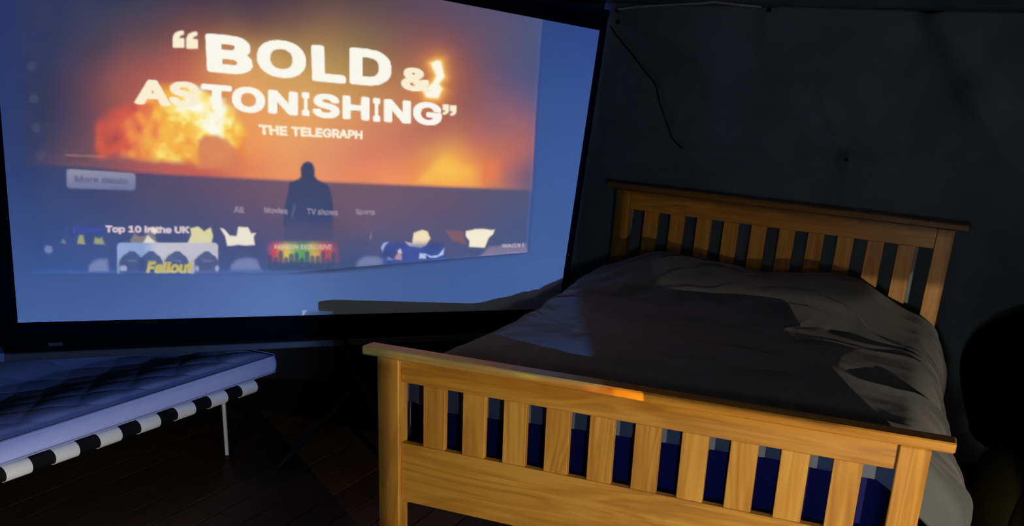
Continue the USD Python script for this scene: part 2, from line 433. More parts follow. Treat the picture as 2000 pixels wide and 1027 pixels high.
def roll(t, r):
    """Arc length t past an edge: how far out and how far down a cloth rolled over radius r lies."""
    t = np.maximum(t, 0); a = np.minimum(t / r, np.pi / 2)
    return r * np.sin(a), r * (1 - np.cos(a)) + np.maximum(t - r * np.pi / 2, 0)


RX = 0.10
lx, ld = roll(0.03 - U, 0.085); rx, rd = roll(U - (W + 0.0), RX)
xx = np.clip(U, 0.03, W + 0.0) - lx + rx
fy, fd = roll(0.115 - Vv, 0.04)
hem = np.interp(xx, [-0.05, 0.02, 0.12, 0.27, 0.4, 0.54, 0.81, 1.08, 1.22, 1.36, 1.45], [0.03, -0.02, -0.03, -0.02, -0.01, 0.0, 0.01, 0.022, 0.016, 0.016, -0.05])
yy = np.maximum(Vv, 0.115) - fy
fd = fd * (1 - hem / 0.13)
top = 0.725 + 0.035 * np.sin(np.pi * np.clip((xx + 0.05) / 1.5, 0, 1)) * sstep(0.1, 0.5, yy)
pil = sstep(1.22, 1.66, yy) * (1 - 0.45 * sstep(1.80, 1.96, yy))
pil = pil * (0.125 + 0.02 * np.cos((xx - 0.35) * 2 * np.pi / 0.72))
pil = pil * (1 - 0.75 * sstep(1.12, 1.46, xx)) * (1 - 0.35 * sstep(0.25, -0.1, xx))
zz = top + pil - ld - rd - fd
bulge = 0.075 * sstep(0.0, 0.16, rd) * (1 - sstep(0.25, 0.42, rd) * 0.4)
xx = xx + bulge * (1.0 - 0.75 * sstep(0.35, 0.9, yy)) + 0.045 * sstep(0.05, 0.2, rd) * np.sin(yy * 9.0) * 0.4
xx = xx - 0.035 * sstep(0.0, 0.12, ld) - 0.02 * sstep(0.05, 0.2, ld) * (0.6 + np.sin(yy * 7.0 + 1))
P = np.stack([xx, yy, zz], -1)
q = np.stack([xx, yy, 0 * xx], -1)
warp = meshkit.fbm(q * 2.2, 3, 21)


def ridge(ax, ay, freq, amp, seed, warpk=1.2):
    s = xx * ax + yy * ay + warpk * 0.22 * (warp - 0.5) * 2
    t = xx * -ay + yy * ax
    n = meshkit.noise(np.stack([s * freq, t * 1.4 + seed, 0 * s + seed], -1), seed)
    return amp * (1 - np.abs(2 * n - 1)) ** 2


zone1 = np.exp(-((yy - 1.25 - 0.10 * (xx - 0.5)) / 0.22) ** 2)            # folds where the pillows end
wr = ridge(0.25, 1.0, 15, 0.030, 3) * zone1 * (1 - 0.5 * sstep(0.8, 1.4, xx))
wr += ridge(-0.45, 1.0, 11, 0.020, 7) * np.exp(-((xx - 0.25) / 0.4) ** 2) * sstep(0.9, 1.3, yy)
wr += ridge(0.15, 1.0, 7, 0.020, 11) * np.exp(-((yy - 0.75) / 0.35) ** 2) * sstep(0.4, 1.2, xx)
wr += ridge(0.9, 0.5, 8, 0.008, 13) * 0.7
wr += 0.012 * (meshkit.fbm(q * 5, 3, 5) - 0.5)
wr += ridge(0.2, 1.0, 13, 0.012, 17) * sstep(0.02, 0.15, rd + ld)
n_ = np.cross(np.gradient(P, axis=0), np.gradient(P, axis=1)); n_ /= np.linalg.norm(n_, axis=2, keepdims=True) + 1e-12
P = P + n_ * (wr * (1 - 0.6 * sstep(0.0, 0.03, fd)))[..., None]
obj('duvet', sheet(P, 0.022, flip=False), M['duvet'], smooth=True, label='rumpled charcoal grey duvet spread over the oak double bed and its pillows', cat='duvet')

# ------------------------------------------------------------------ low folding bed with white mattress
fb = thing('folding_bed', 'low folding bed frame of black tube with white webbing straps under thin mattress', 'folding bed')
FX0, FX1, FY0, FY1, FZ = -2.02, -1.250, -1.02, 0.86, 0.275
ang0 = math.radians(88.0)


def frot(p):
    """The folding bed stands two degrees off the room's axes."""
    p = np.asarray(p, float); a = math.radians(-1.1)
    c = np.array([-1.250, 0.30, 0]); d = p - c
    return np.stack([c[0] + d[..., 0] * math.cos(a) - d[..., 1] * math.sin(a), c[1] + d[..., 0] * math.sin(a) + d[..., 1] * math.cos(a), p[..., 2]], -1)


def fmesh(m):
    m = trimesh.Trimesh(frot(m.vertices), m.faces, process=False)
    return m


def rrect(x0, x1, y0, y1, r, n=8):
    pts = []
    for cx, cy, a in ((x1 - r, y1 - r, 0), (x0 + r, y1 - r, 90), (x0 + r, y0 + r, 180), (x1 - r, y0 + r, 270)):
        for k in range(n + 1):
            t = math.radians(a + 90 * k / n)
            pts.append((cx + r * math.cos(t), cy + r * math.sin(t)))
    return np.array(pts)


loop = rrect(FX0, FX1, FY0, FY1, 0.09)
obj('tube_frame', fmesh(tube(np.c_[loop, np.full(len(loop), FZ)], 0.0255, 16, closed=True)), M['black_tube'], fb, smooth=True)


def strap(yc, w=0.088):
    r = 0.0275; pts = []
    for k in range(13):
        t = math.radians(90 - 250 * k / 12); pts.append((FX1 + r * math.cos(t), FZ + r * math.sin(t)))
    prof = pts[::-1] + [(FX1 - 0.05, FZ + r * 0.8), (FX1 - 0.25, FZ - 0.03), (FX1 - 0.42, FZ - 0.07), (FX0 + 0.05, FZ - 0.075)]
    for k in range(13):
        t = math.radians(90 + 250 * k / 12); prof.append((FX0 + r * math.cos(t), FZ + r * math.sin(t)))
    prof = np.array(prof)
    V = np.stack([np.repeat(prof[:, :1], 2, 1), np.tile([yc - w / 2, yc + w / 2], (len(prof), 1)), np.repeat(prof[:, 1:], 2, 1)], -1)
    return fmesh(sheet(V, 0.0018))


for k in range(10):
    obj('strap', strap(0.760 - 0.179 * k, 0.092), M['strap'], fb, smooth=40)
for lx_, ly_ in ((FX1 + 0.008, 0.62), (FX0 - 0.008, 0.62), (FX1 + 0.008, -0.75), (FX0 - 0.008, -0.75)):
    obj('leg', fmesh(tube([(lx_, ly_, FZ - 0.02), (lx_, ly_, 0.0)], 0.0085, 10)), M['pale_metal'], fb, smooth=40, label='thin pale metal leg')
    obj('leg_foot', fmesh(tube([(lx_, ly_, 0.018), (lx_, ly_, 0.0)], 0.012, 10)), M['black_tube'], fb)

MX0, MX1, MY0, MY1, MZ0, MZ1 = -2.03, -1.240, -1.00, 0.965, FZ + 0.030, FZ + 0.112
fmz = thing('folding_bed_mattress', 'thin white quilted foam mattress lying on the low folding bed', 'mattress')
NX, NY = 130, 300
a = np.linspace(0, 1, NX); b = np.linspace(0, 1, NY)
A, B = np.meshgrid(a, b, indexing='ij')
mx = MX0 + (MX1 - MX0) * A; my = MY0 + (MY1 - MY0) * B
ed = np.minimum(np.minimum(mx - MX0, MX1 - mx), np.minimum(my - MY0, MY1 - my))
dia = np.abs(np.sin((mx * 0.9 + my * 0.75) * np.pi / 0.17)) ** 0.6 * np.abs(np.sin((mx * 0.9 - my * 0.75) * np.pi / 0.17)) ** 0.35
sag = 0.065 * sstep(0.10, 0.56, MX1 - mx) * sstep(0.0, 0.2, MY1 - my) * sstep(0.0, 0.2, my - MY0) * sstep(0.02, 0.16, mx - MX0)
mz = MZ1 - 0.004 - sag + 0.014 * sstep(0.0, 0.07, MX1 - mx) * sstep(0.0, 0.07, MY1 - my) + 0.007 * sstep(0.0, 0.10, ed) * dia + 0.008 * (meshkit.fbm(np.stack([mx * 3, my * 3, 0 * mx], -1), 3, 4) - 0.5) * sstep(0, 0.1, ed)
# rounded plan corners
rc = 0.03
cx = np.clip(mx, MX0 + rc, MX1 - rc); cy = np.clip(my, MY0 + rc, MY1 - rc)
dx, dy = mx - cx, my - cy
L = np.hypot(dx, dy); mxd = np.maximum(np.abs(dx), np.abs(dy)); k_ = np.where(L > 1e-9, mxd / np.maximum(L, 1e-9), 1)
mx, my = cx + dx * k_, cy + dy * k_
topg = np.stack([mx, my, mz], -1)
obj('quilted_top', fmesh(sheet(topg, 0.012)), M['white_cloth'], fmz, smooth=True)
ring = rrect(MX0, MX1, MY0, MY1, rc, 10)
lev = np.linspace(0, 1, 9)
bor = []
for i, t in enumerate(lev):
    o = 0.006 * math.sin(math.pi * t) - 0.008 * (abs(2 * t - 1) ** 6)
    d = ring - np.array([(MX0 + MX1) / 2, (MY0 + MY1) / 2]); nrm = np.sign(d) * 0
    c = np.clip(ring, [MX0 + rc, MY0 + rc], [MX1 - rc, MY1 - rc]); nn = ring - c; nn /= np.linalg.norm(nn, axis=1, keepdims=True)
    bor.append(np.c_[ring + nn * o, np.full(len(ring), MZ0 + (MZ1 - 0.004 - MZ0) * t)])
bor = np.stack(bor)                                   # (levels, ring, 3)
bor = np.concatenate([bor, bor[:, :1]], 1)
# resample the ring so that the fabric can pucker
obj('border', fmesh(trimesh.util.concatenate([sheet(bor, 0.012, flip=True)])), M['white_cloth'], fmz, smooth=40)
obj('underside', fmesh(sheet(np.dstack([topg[..., :2], np.minimum(topg[..., 2] - 0.03, MZ0 + 0.006)]), 0.005)), M['white_cloth'], fmz, smooth=True)
obj('piping', fmesh(tube(np.c_[ring, np.full(len(ring), MZ1 - 0.004)], 0.0032, 8, closed=True)), M['piping'], fmz, smooth=True, label='greyish blue piping along the top edge')
obj('piping', fmesh(tube(np.c_[ring * 1.0, np.full(len(ring), MZ0 + 0.004)], 0.0032, 8, closed=True)), M['piping'], fmz, smooth=True)

# ------------------------------------------------------------------ dark seat and pouffe at the right
ch = thing('armchair', 'black rounded armchair in the dark corner right of the headboard', 'armchair')


def shell_back():
    t, s = np.meshgrid(np.linspace(-1, 1, 40), np.linspace(0, 1, 30), indexing='ij')
    ang = t * math.radians(105)
    w = 0.345 * (1 - 0.30 * (1 - s) ** 2) * np.sqrt(np.clip(1 - (np.clip(s - 0.35, 0, 1) / 0.68) ** 2.6, 0.0, 1)) + 0.02
    x_ = w * np.sin(ang); y_ = w * np.cos(ang) * 0.75
    z_ = 0.36 + 0.50 * s - 0.05 * np.abs(t) ** 2 * s
    return np.stack([1.945 + x_, 1.74 + y_, z_], -1)


obj('backrest', sheet(shell_back(), 0.045, flip=True), M['black_seat'], ch, smooth=True)
s_ = trimesh.creation.icosphere(4, 1.0); s_.vertices = np.sign(s_.vertices) * np.abs(s_.vertices) ** 0.7; s_.apply_scale([0.26, 0.25, 0.075]); s_.apply_translation([1.945, 1.70, 0.37])
obj('seat_cushion', s_, M['black_seat'], ch, smooth=True)
for dx_, dy_ in ((-0.17, -0.15), (0.17, -0.15), (-0.15, 0.15), (0.15, 0.15)):
    obj('leg', tube([(1.945 + dx_ * 0.8, 1.70 + dy_ * 0.8, 0.34), (1.945 + dx_, 1.70 + dy_, 0.0)], [0.018, 0.012]), M['black_seat'], ch)

pf = thing('pouffe', 'dark olive round floor pouffe beside the foot end of the bed', 'pouffe')
pfc = np.array([2.03, 0.93])
th, ph = np.meshgrid(np.linspace(0, 2 * np.pi, 97)[:-1], np.linspace(-np.pi / 2, np.pi / 2, 40), indexing='ij')


def pouffe_panel(k, n=8):
    t, s = np.meshgrid(np.linspace(k, k + 1, 14) / n * 2 * np.pi, np.linspace(-1, 1, 34) * 1.5, indexing='ij')
    loc = (t * n / (2 * np.pi)) % 1.0
    edge = np.minimum(t * n / (2 * np.pi) - k, k + 1 - t * n / (2 * np.pi))
    r = 0.385 * np.abs(np.cos(s)) ** 0.55 * (1 - 0.03 * np.exp(-(edge / 0.08) ** 2))
    z = 0.285 + 0.285 * np.sign(np.sin(s)) * np.abs(np.sin(s)) ** 0.85
    return sheet(np.stack([pfc[0] + r * np.cos(t), pfc[1] + r * np.sin(t), z], -1), 0.01)


for k in range(8):
    obj('panel', pouffe_panel(k), M['olive'], pf, smooth=True)
tb = trimesh.creation.icosphere(3, 1.0); tb.apply_scale([0.045, 0.045, 0.012]); tb.apply_translation([pfc[0], pfc[1], 0.57])
obj('top_button', tb, M['olive'], pf, smooth=True)

sh = thing('shaded_lamp', 'added dark plate on thin legs keeping the unseen side light off the screen', 'lamp')
sd = np.array([-0.80, 0.58, 0.0]); sd /= np.linalg.norm(sd)
sr = np.array([sd[1], -sd[0], 0])
plate = cbox(-0.22, 0.22, -0.003, 0.003, 0.010, 0.13, 0.001)  # plate added to keep the side light off the screen
plate.vertices = SIDE + 0.10 * sd + plate.vertices[:, :1] * sr + plate.vertices[:, 1:2] * sd + plate.vertices[:, 2:] * np.array([0, 0, 1.0])
obj('shade', plate, M['shell'], sh)
for e in (-0.19, 0.19):
    obj('shade_leg', tube([SIDE + 0.10 * sd + e * sr + [0, 0, 0.02], (SIDE + 0.10 * sd + e * sr) * [1, 1, 0]], 0.004, 6), M['shell'], sh)

s2 = thing('shaded_lamp', 'added curved dark plates keeping the unseen low lamp off the screen and wall', 'lamp')
for az0, az1, el0, el1 in ((54.2, 85.0, -0.5, -0.5), (31.6, 55.0, 0.0185, 0.0105), (12.0, 31.7, 0.088, 0.088), (-40.0, 12.2, -0.5, -0.5)):  # plates added to keep the lamp off the screen and wall
    e0, e1 = [LAMP + 0.15 * np.array([-math.sin(math.radians(a_)), math.cos(math.radians(a_)), 0]) for a_ in (az0, az1)]
    arc = [LAMP + 0.15 * np.array([-math.sin(math.radians(a_)), math.cos(math.radians(a_)), 0]) for a_ in np.linspace(az0, az1, 14)]
    Vp = np.stack([[p + [0, 0, 0.15 * e_] for p, e_ in zip(arc, np.linspace(el0, el1, 14))], [p + [0, 0, 0.16] for p in arc]], 1)
    obj('shade', sheet(Vp, 0.002), M['shell'], s2)
arc = [LAMP + 0.148 * np.array([-math.sin(math.radians(a_)), math.cos(math.radians(a_)), 0]) for a_ in np.linspace(11.9, 31.7, 10)]
m = trimesh.Trimesh(np.array([p + [0, 0, 0.15 * e_] for p, e_ in zip(arc, np.linspace(0.030, 0.024, 10))] + [p + [0, 0, 0.15 * 0.095] for p in arc]), [f_ for i in range(9) for f_ in ([i, i + 1, i + 11], [i, i + 11, i + 10])], process=False)  # band added to dim the lamp on headboard and duvet
obj('gauze', m, M['gauze'], s2, smooth=False, label='added see-through band dimming the unseen lamp on headboard and duvet')
obj('lamp_stem', tube([LAMP + [0.02, -0.16, 0.1], (LAMP + [0.02, -0.16, 0]) * [1, 1, 0]], 0.008, 8), M['shell'], s2)  # stand added under the unseen lamp
obj('lamp_foot', tube([(LAMP + [0.02, -0.16, 0]) * [1, 1, 0] + [0, 0, 0.015], (LAMP + [0.02, -0.16, 0]) * [1, 1, 0]], 0.09, 20), M['shell'], s2)

# ------------------------------------------------------------------ cords on the lining
cp = smooth_path([(x_, float(wall_y(x_, z_)) - 0.008, z_) for x_, z_ in ((-0.149, 1.884), (-0.100, 1.825), (-0.042, 1.768), (0.018, 1.700), (0.072, 1.639), (0.098, 1.561), (0.1376, 1.458), (0.170, 1.395), (0.217, 1.356))], 6)
obj('dark_cord', tube(cp, 0.0035, 6), M['cord'], smooth=True, label='thin black cord sagging down the tent lining from the screen corner', cat='cord')
pts = []
for x_, z_ in ((-0.097, 1.951), (-0.003, 1.963), (0.15, 1.974), (0.31, 1.984), (0.353, 1.988), (0.4455, 1.980), (0.56, 1.972)):
    pts.append((x_, 2.028, z_ - 0.004))
obj('pale_cord', tube(smooth_path(pts, 6), 0.005, 6), M['pale_cord'], smooth=True, label='pale cord strung along the top seam of the tent lining', cat='cord')

# ------------------------------------------------------------------ the projected picture
# Picture coordinates: a grid measured on the screen's face, its corners at these numbers (bottom right is about 1090, 603)
CORN = np.array([(-30.4, -172.0), (1171.5, 59.5), (1090.4, 602.7), (34.8, 630.0)])
LOC = np.array([(-hw, hh), (hw, hh), (hw, -hh), (-hw, -hh)])


def homography(a, b):
    A_ = []
    for (x_, y_), (u_, v_) in zip(a, b):
        A_.append([x_, y_, 1, 0, 0, 0, -u_ * x_, -u_ * y_, -u_]); A_.append([0, 0, 0, x_, y_, 1, -v_ * x_, -v_ * y_, -v_])
    return np.linalg.svd(np.array(A_))[2][-1].reshape(3, 3)


H = homography(CORN, LOC)


def on_screen(px):
    p = np.concatenate([px, np.ones(px.shape[:-1] + (1,))], -1) @ H.T
    p = p[..., :2] / p[..., 2:]
    return SC + p[..., :1] * SR[:, 0] + p[..., 1:] * SR[:, 2]


def text_shape(s, grow=0.0, bold=True):
    m = meshkit.text_mesh(s, 1.0, 0.1, bold)
    tri = m.triangles[m.face_normals[:, 2] > 0.5][:, :, :2]
    g = unary_union([Polygon(t).buffer(0.002) for t in tri if Polygon(t).area > 1e-9])
    return g.buffer(grow)


def quad_text(XY, s, quad, grow=0.0, bold=True, slant=0.0, halo=None):
    """Cover (0..1) of lettering fitted into the quad top-left, top-right, bottom-right, bottom-left, and the distance field."""
    g = text_shape(s, grow, bold)
    x0, y0, x1, y1 = g.bounds
    Hm = homography(quad, [(x0, y1), (x1, y1), (x1, y0), (x0, y0)])
    lo, hi = np.min(quad, 0) - 4, np.max(quad, 0) + 4
    sel = (XY[..., 0] > lo[0]) & (XY[..., 0] < hi[0]) & (XY[..., 1] > lo[1]) & (XY[..., 1] < hi[1])
    out = np.zeros(XY.shape[:2])
    if sel.any():
        acc = 0
        shapely.prepare(g)
        for ox, oy in ((-.4, -.2), (.2, -.4), (.4, .2), (-.2, .4)):
            p = np.c_[XY[sel] + [ox, oy], np.ones(sel.sum())] @ Hm.T
            p = p[:, :2] / p[:, 2:]
            acc = acc + shapely.contains_xy(g, p[:, 0] - slant * 0, p[:, 1])
        out[sel] = acc / 4
    return out


def poly_dist(XY, pts):
    """Signed distance to a polygon: positive inside."""
    g = Polygon(pts).buffer(0)
    shapely.prepare(g)
    flat = shapely.points(XY.reshape(-1, 2))
    d = shapely.distance(g.boundary, flat)
    ins = shapely.contains_xy(g, XY[..., 0].ravel(), XY[..., 1].ravel())
    return np.where(ins, d, -d).reshape(XY.shape[:2])


INSIDE = [(0, 0, 44, 54, 96), (150, 20, 62, 62, 95), (300, 30, 82, 70, 85), (450, 20, 95, 75, 78), (600, 30, 112, 85, 78), (500, 58, 118, 82, 76), (420, 50, 116, 78, 76), (570, 60, 132, 98, 80), (700, 20, 105, 82, 80), (800, 30, 105, 80, 90), (900, 40, 100, 85, 105), (1000, 60, 95, 90, 120), (1045, 60, 85, 92, 130),
          (0, -160, 40, 48, 85), (500, -160, 70, 60, 75), (1000, -100, 90, 85, 110),
          (100, 100, 55, 60, 95), (200, 100, 85, 70, 85), (300, 100, 130, 85, 85), (330, 60, 110, 75, 80), (360, 130, 190, 100, 85), (450, 110, 215, 155, 92), (520, 170, 225, 165, 100), (530, 120, 212, 165, 100), (600, 120, 190, 150, 90), (640, 60, 150, 112, 82), (700, 130, 160, 135, 85), (780, 100, 145, 98, 85),
          (800, 200, 200, 130, 90), (900, 150, 155, 92, 82), (870, 90, 140, 88, 92), (950, 120, 112, 90, 110), (1000, 160, 100, 92, 125), (1048, 160, 90, 92, 130), (700, 190, 215, 155, 95), (600, 215, 232, 168, 98),
          (100, 200, 62, 62, 92), (170, 220, 100, 72, 88), (230, 180, 160, 90, 85), (60, 300, 55, 62, 100), (150, 300, 110, 80, 95), (200, 330, 122, 86, 100), (130, 250, 78, 68, 92), (280, 150, 170, 92, 82),
          (560, 280, 240, 165, 105), (640, 300, 230, 150, 110), (720, 300, 215, 125, 100), (800, 280, 200, 120, 100), (850, 260, 190, 115, 100), (920, 280, 200, 115, 95), (970, 250, 150, 105, 110), (1000, 230, 160, 105, 115), (1020, 290, 190, 115, 105), (1042, 200, 105, 95, 130), (900, 210, 160, 100, 95),
          (880, 320, 255, 190, 80), (840, 345, 248, 165, 85), (930, 335, 240, 145, 85), (980, 330, 205, 118, 95), (1030, 340, 110, 95, 122), (1000, 355, 150, 105, 115), (800, 335, 235, 140, 92),
          (560, 335, 240, 155, 100), (500, 330, 235, 140, 95), (480, 280, 240, 150, 90), (420, 325, 205, 105, 90), (330, 325, 190, 95, 88), (700, 345, 235, 140, 100), (760, 345, 240, 150, 100)]
BELOW = [(300, 365, 85, 78, 110), (450, 370, 105, 85, 110), (540, 380, 115, 90, 110), (700, 390, 116, 92, 112), (850, 390, 106, 90, 115), (1000, 390, 90, 92, 125), (100, 380, 60, 75, 125), (200, 400, 65, 75, 120), (400, 410, 85, 82, 118), (700, 440, 108, 92, 115), (900, 440, 95, 90, 120), (1025, 440, 78, 92, 135), (300, 430, 75, 80, 120),
         (60, 450, 55, 76, 130), (80, 500, 62, 84, 142), (150, 520, 66, 90, 150), (480, 490, 72, 84, 130), (700, 490, 74, 88, 132), (650, 460, 90, 85, 115), (480, 530, 74, 94, 150), (900, 500, 80, 92, 135), (1030, 510, 80, 95, 140), (300, 535, 72, 94, 152), (60, 340, 52, 66, 112)]
OUTSIDE = [(20, 250, 48, 62, 110), (0, 0, 44, 56, 104), (-20, -150, 40, 52, 96), (20, 400, 54, 74, 130), (40, 600, 68, 95, 155), (300, 590, 76, 101, 162), (550, 600, 90, 118, 178), (700, 570, 76, 101, 156), (900, 560, 73, 99, 156), (1060, 560, 76, 103, 160), (1080, 450, 72, 100, 158), (1130, 300, 68, 95, 157), (1150, 150, 62, 86, 150), (1165, 80, 58, 78, 142), (1085, 150, 60, 85, 142), (1100, 60, 58, 78, 138), (800, -160, 50, 64, 110), (400, -160, 45, 58, 100), (300, 545, 70, 94, 152), (800, 520, 72, 97, 152)]


def field(XY, pts):
    pts = np.array(pts, float)
    gx, gy = np.arange(-60, 1201, 12.0), np.arange(-200, 661, 12.0)
    GX, GY = np.meshgrid(gx, gy, indexing='ij')
    r = RBFInterpolator(pts[:, :2], lin(pts[:, 2:]), kernel='linear', smoothing=1.0)
    out = r(np.c_[GX.ravel(), GY.ravel()]).reshape(GX.shape + (3,))
    lo, hi = lin(pts[:, 2:]).min(0), lin(pts[:, 2:]).max(0)
    out = np.clip(gaussian_filter(out, (0.8, 0.8, 0)), lo, hi)
    c = [(XY[..., 0] + 60) / 12, (XY[..., 1] + 200) / 12]
    return np.stack([map_coordinates(out[..., k], c, order=1, mode='nearest') for k in range(3)], -1)


def over(img, cover, rgb):
    return img + (np.asarray(rgb) - img) * cover[..., None]


def ramp(h, stops):
    p = [s[0] for s in stops]; c = lin([s[1] for s in stops])
    return np.stack([np.interp(h, p, c[:, k]) for k in range(3)], -1)


PICX0, PICX1 = 40.0, 1062.0


def right_edge(y):
    return np.interp(y, [-180, 49, 238, 361, 488, 540], [1080, 1059, 1046, 1040, 1030, 1036])


def left_edge(y):
    return np.interp(y, [-180, 250, 540], [28, 44, 60])


def bottom_edge(x_):
    return np.interp(x_, [0, 180, 640, 1036, 1100], [534, 534, 533, 517, 514])


def paint(XY):
    x_, y_ = XY[..., 0], XY[..., 1]
    sky, low = field(XY, INSIDE), field(XY, BELOW)
    horizon = np.interp(x_, [0, 180, 265, 560, 1040], [318, 328, 337, 352, 371])
    k = sstep(-5, 5, y_ - horizon)[..., None]
    img = sky * (1 - k) + low * k
    p3 = np.stack([x_ / 60, y_ / 60, 0 * x_], -1)
    n1, n2 = meshkit.fbm(p3, 4, 31), meshkit.fbm(p3 * 2.3, 4, 37)
    img = img * (1 + (0.18 * (n1 - 0.5) * (1 - k[..., 0]))[..., None])
    # yellow cloud at the right
    d = poly_dist(XY + 14 * np.stack([n1 - .5, n2 - .5], -1), [(808, 362), (818, 335), (845, 312), (875, 297), (895, 312), (925, 318), (960, 300), (985, 312), (975, 366)])
    img = over(img, 0.75 * sstep(-4, 22, d) * (1 - k[..., 0]), ramp(0.2 + 0.7 * n1 - (x_ - 870) / 160, [(0, (236, 130, 88)), (0.35, (255, 190, 85)), (0.8, (255, 205, 90))]))
    # the explosion at the left
    d = poly_dist(XY + 26 * np.stack([n2 - .5, n1 - .5], -1), [(190, 308), (188, 252), (212, 214), (255, 204), (300, 190), (335, 172), (385, 172), (440, 196), (460, 232), (478, 262), (482, 300), (430, 322), (380, 320), (300, 316), (235, 308)])
    heat = np.array([(200, 260, .30), (215, 300, .38), (250, 240, .46), (240, 215, .36), (280, 212, .48), (300, 250, .55), (330, 292, .74), (318, 300, .76), (355, 224, .98), (372, 242, .66), (395, 200, .92), (405, 245, 1.02), (452, 240, .86), (440, 212, .9), (462, 256, .72), (382, 312, .6), (340, 240, .66), (300, 276, .6), (376, 276, .66), (240, 300, .46), (262, 270, .5), (230, 262, .3), (330, 195, .74), (352, 200, .85), (430, 250, .95), (475, 300, .55)])
    hf = RBFInterpolator(heat[:, :2], heat[:, 2], kernel='linear', smoothing=0.05)
    sel = d > -30
    hv = np.zeros(x_.shape); hv[sel] = hf(XY[sel])
    vein = meshkit.fbm(np.stack([x_ / 16, y_ / 16, 0 * x_], -1), 4, 41)
    hv = np.clip(hv - 0.10 * sstep(330, 230, x_) + 0.42 * (vein - 0.5) + 0.22 * (n2 - 0.5), 0, 1)
    fire = ramp(hv, [(0, (150, 70, 80)), (.3, (216, 96, 74)), (.5, (240, 142, 76)), (.68, (250, 192, 80)), (.84, (255, 236, 130)), (1, (255, 255, 238))])
    img = over(img, sstep(-12, 9, d) * (1 - 0.0 * k[..., 0]) * (1 - sstep(2, 18, y_ - np.interp(x_, [180, 500], [306, 322]))), fire)
    d = poly_dist(XY + 6 * np.stack([n2 - .5, n1 - .5], -1), [(386, 330), (387, 274), (402, 263), (425, 264), (448, 276), (466, 298), (470, 330)])
    img = over(img, sstep(-5, 6, d) * 0.92, ramp(n1, [(0, (214, 120, 90)), (1, (226, 142, 98))]))
    # flame beside the ampersand
    fl = [(842, 124), (853, 118), (862, 120), (868, 150), (857, 164), (863, 175), (856, 191), (834, 190), (828, 176), (846, 163), (852, 148)]
    d = poly_dist(XY + 5 * np.stack([n2 - .5, vein - .5], -1), fl)
    img = over(img, 0.8 * np.exp(np.minimum(d, 0) / 14), lin((255, 150, 62)))
    img = over(img, 0.85 * np.exp(np.minimum(d, 0) / 5), lin((255, 222, 120)))
    img = over(img, sstep(-2, 3, d), lin((255, 253, 235)))
    # lettering of the review
    cream, white = lin((255, 243, 214)), lin((255, 252, 240))
    for s, quad, grow, c in (
            ('B', [(401, 65), (494, 73), (494, 148), (405, 140)], 0.05, white), ('O', [(502, 74), (598, 84), (598, 157), (502, 147)], 0.05, white), ('L', [(608, 87), (676, 93), (676, 164), (610, 158)], 0.05, white), ('D', [(683, 92), (765, 100), (765, 171), (683, 164)], 0.05, white),
            ('&', [(784, 130), (842, 135), (842, 181), (784, 176)], 0.05, cream),
            ('A', [(263, 153), (333, 159), (333, 208), (263, 203)], 0.05, cream), ('S', [(331, 157), (389, 161), (389, 211), (331, 207)], 0.05, cream), ('T', [(393, 163), (453, 168), (453, 216), (393, 212)], 0.05, white), ('O', [(453, 167), (518, 173), (518, 223), (453, 217)], 0.05, white),
            ('N', [(524, 175), (582, 180), (582, 226), (524, 221)], 0.05, white), ('I', [(590, 180), (605, 181), (605, 227), (590, 226)], 0.06, white), ('S', [(611, 181), (664, 185), (664, 233), (611, 229)], 0.05, white), ('H', [(669, 186), (722, 190), (722, 236), (669, 232)], 0.05, white), ('I', [(729, 191), (743, 192), (743, 238), (729, 237)], 0.06, white),
            ('N', [(750, 193), (803, 197), (803, 242), (750, 238)], 0.05, white), ('G', [(807, 197), (863, 202), (863, 247), (807, 242)], 0.05, white),
            ('THE TELEGRAPH', [(505, 243), (709, 255), (708, 272), (507, 263)], 0.05, cream)):
        img = over(img, quad_text(XY, s, quad, grow), c)
    mark = [(0, 33), (0, 13), (4, 5), (12, 1), (21, 0), (21, 7), (14, 10), (12, 15), (22, 15), (22, 33)]
    for ox, oy in ((338, 60), (364.5, 62)):
        img = over(img, sstep(-1.5, 0.8, poly_dist(XY, Polygon([(ox + a_, oy + b_) for a_, b_ in mark]).buffer(-2).buffer(2).exterior.coords)), cream)
    for ox, oy in ((877, 224), (891.5, 226)):
        img = over(img, sstep(-1.2, 0.8, poly_dist(XY, [(ox - a_ * 0.55, oy - b_ * 0.6) for a_, b_ in mark])), cream)
    # standing figure
    fig = [(588, 345), (587, 328), (593, 318), (602, 315), (611, 319), (615, 330), (615, 344), (622, 352), (641, 361), (648, 380), (651, 400), (650, 436), (648, 470), (556, 470), (553, 430), (555, 408), (562, 380), (566, 357), (580, 351)]
    d = poly_dist(XY, fig)
    img = over(img, sstep(-3, 3, d) * (1 - 0.75 * sstep(415, 470, y_)), ramp((y_ - 315) / 150, [(0, (66, 72, 102)), (1, (66, 80, 122))]))
    img = over(img, 0.25 * sstep(-2, 2, poly_dist(XY, [(574, 400), (578, 398), (572, 425), (568, 425)])), lin((150, 150, 165)))
    # page furniture
    d = poly_dist(XY, [(136, 330), (260, 338), (265, 343), (265, 367), (260, 372), (135, 368), (130, 363), (130, 334)])
    img = over(img, 0.82 * sstep(-1.5, 2, d), ramp((y_ - 330) / 40, [(0, (160, 158, 178)), (1, (118, 126, 165))]))
    img = over(img, 0.75 * quad_text(XY, 'More details', [(146, 342), (249, 348), (249, 360), (146, 356)], 0.02), lin((84, 88, 132)))
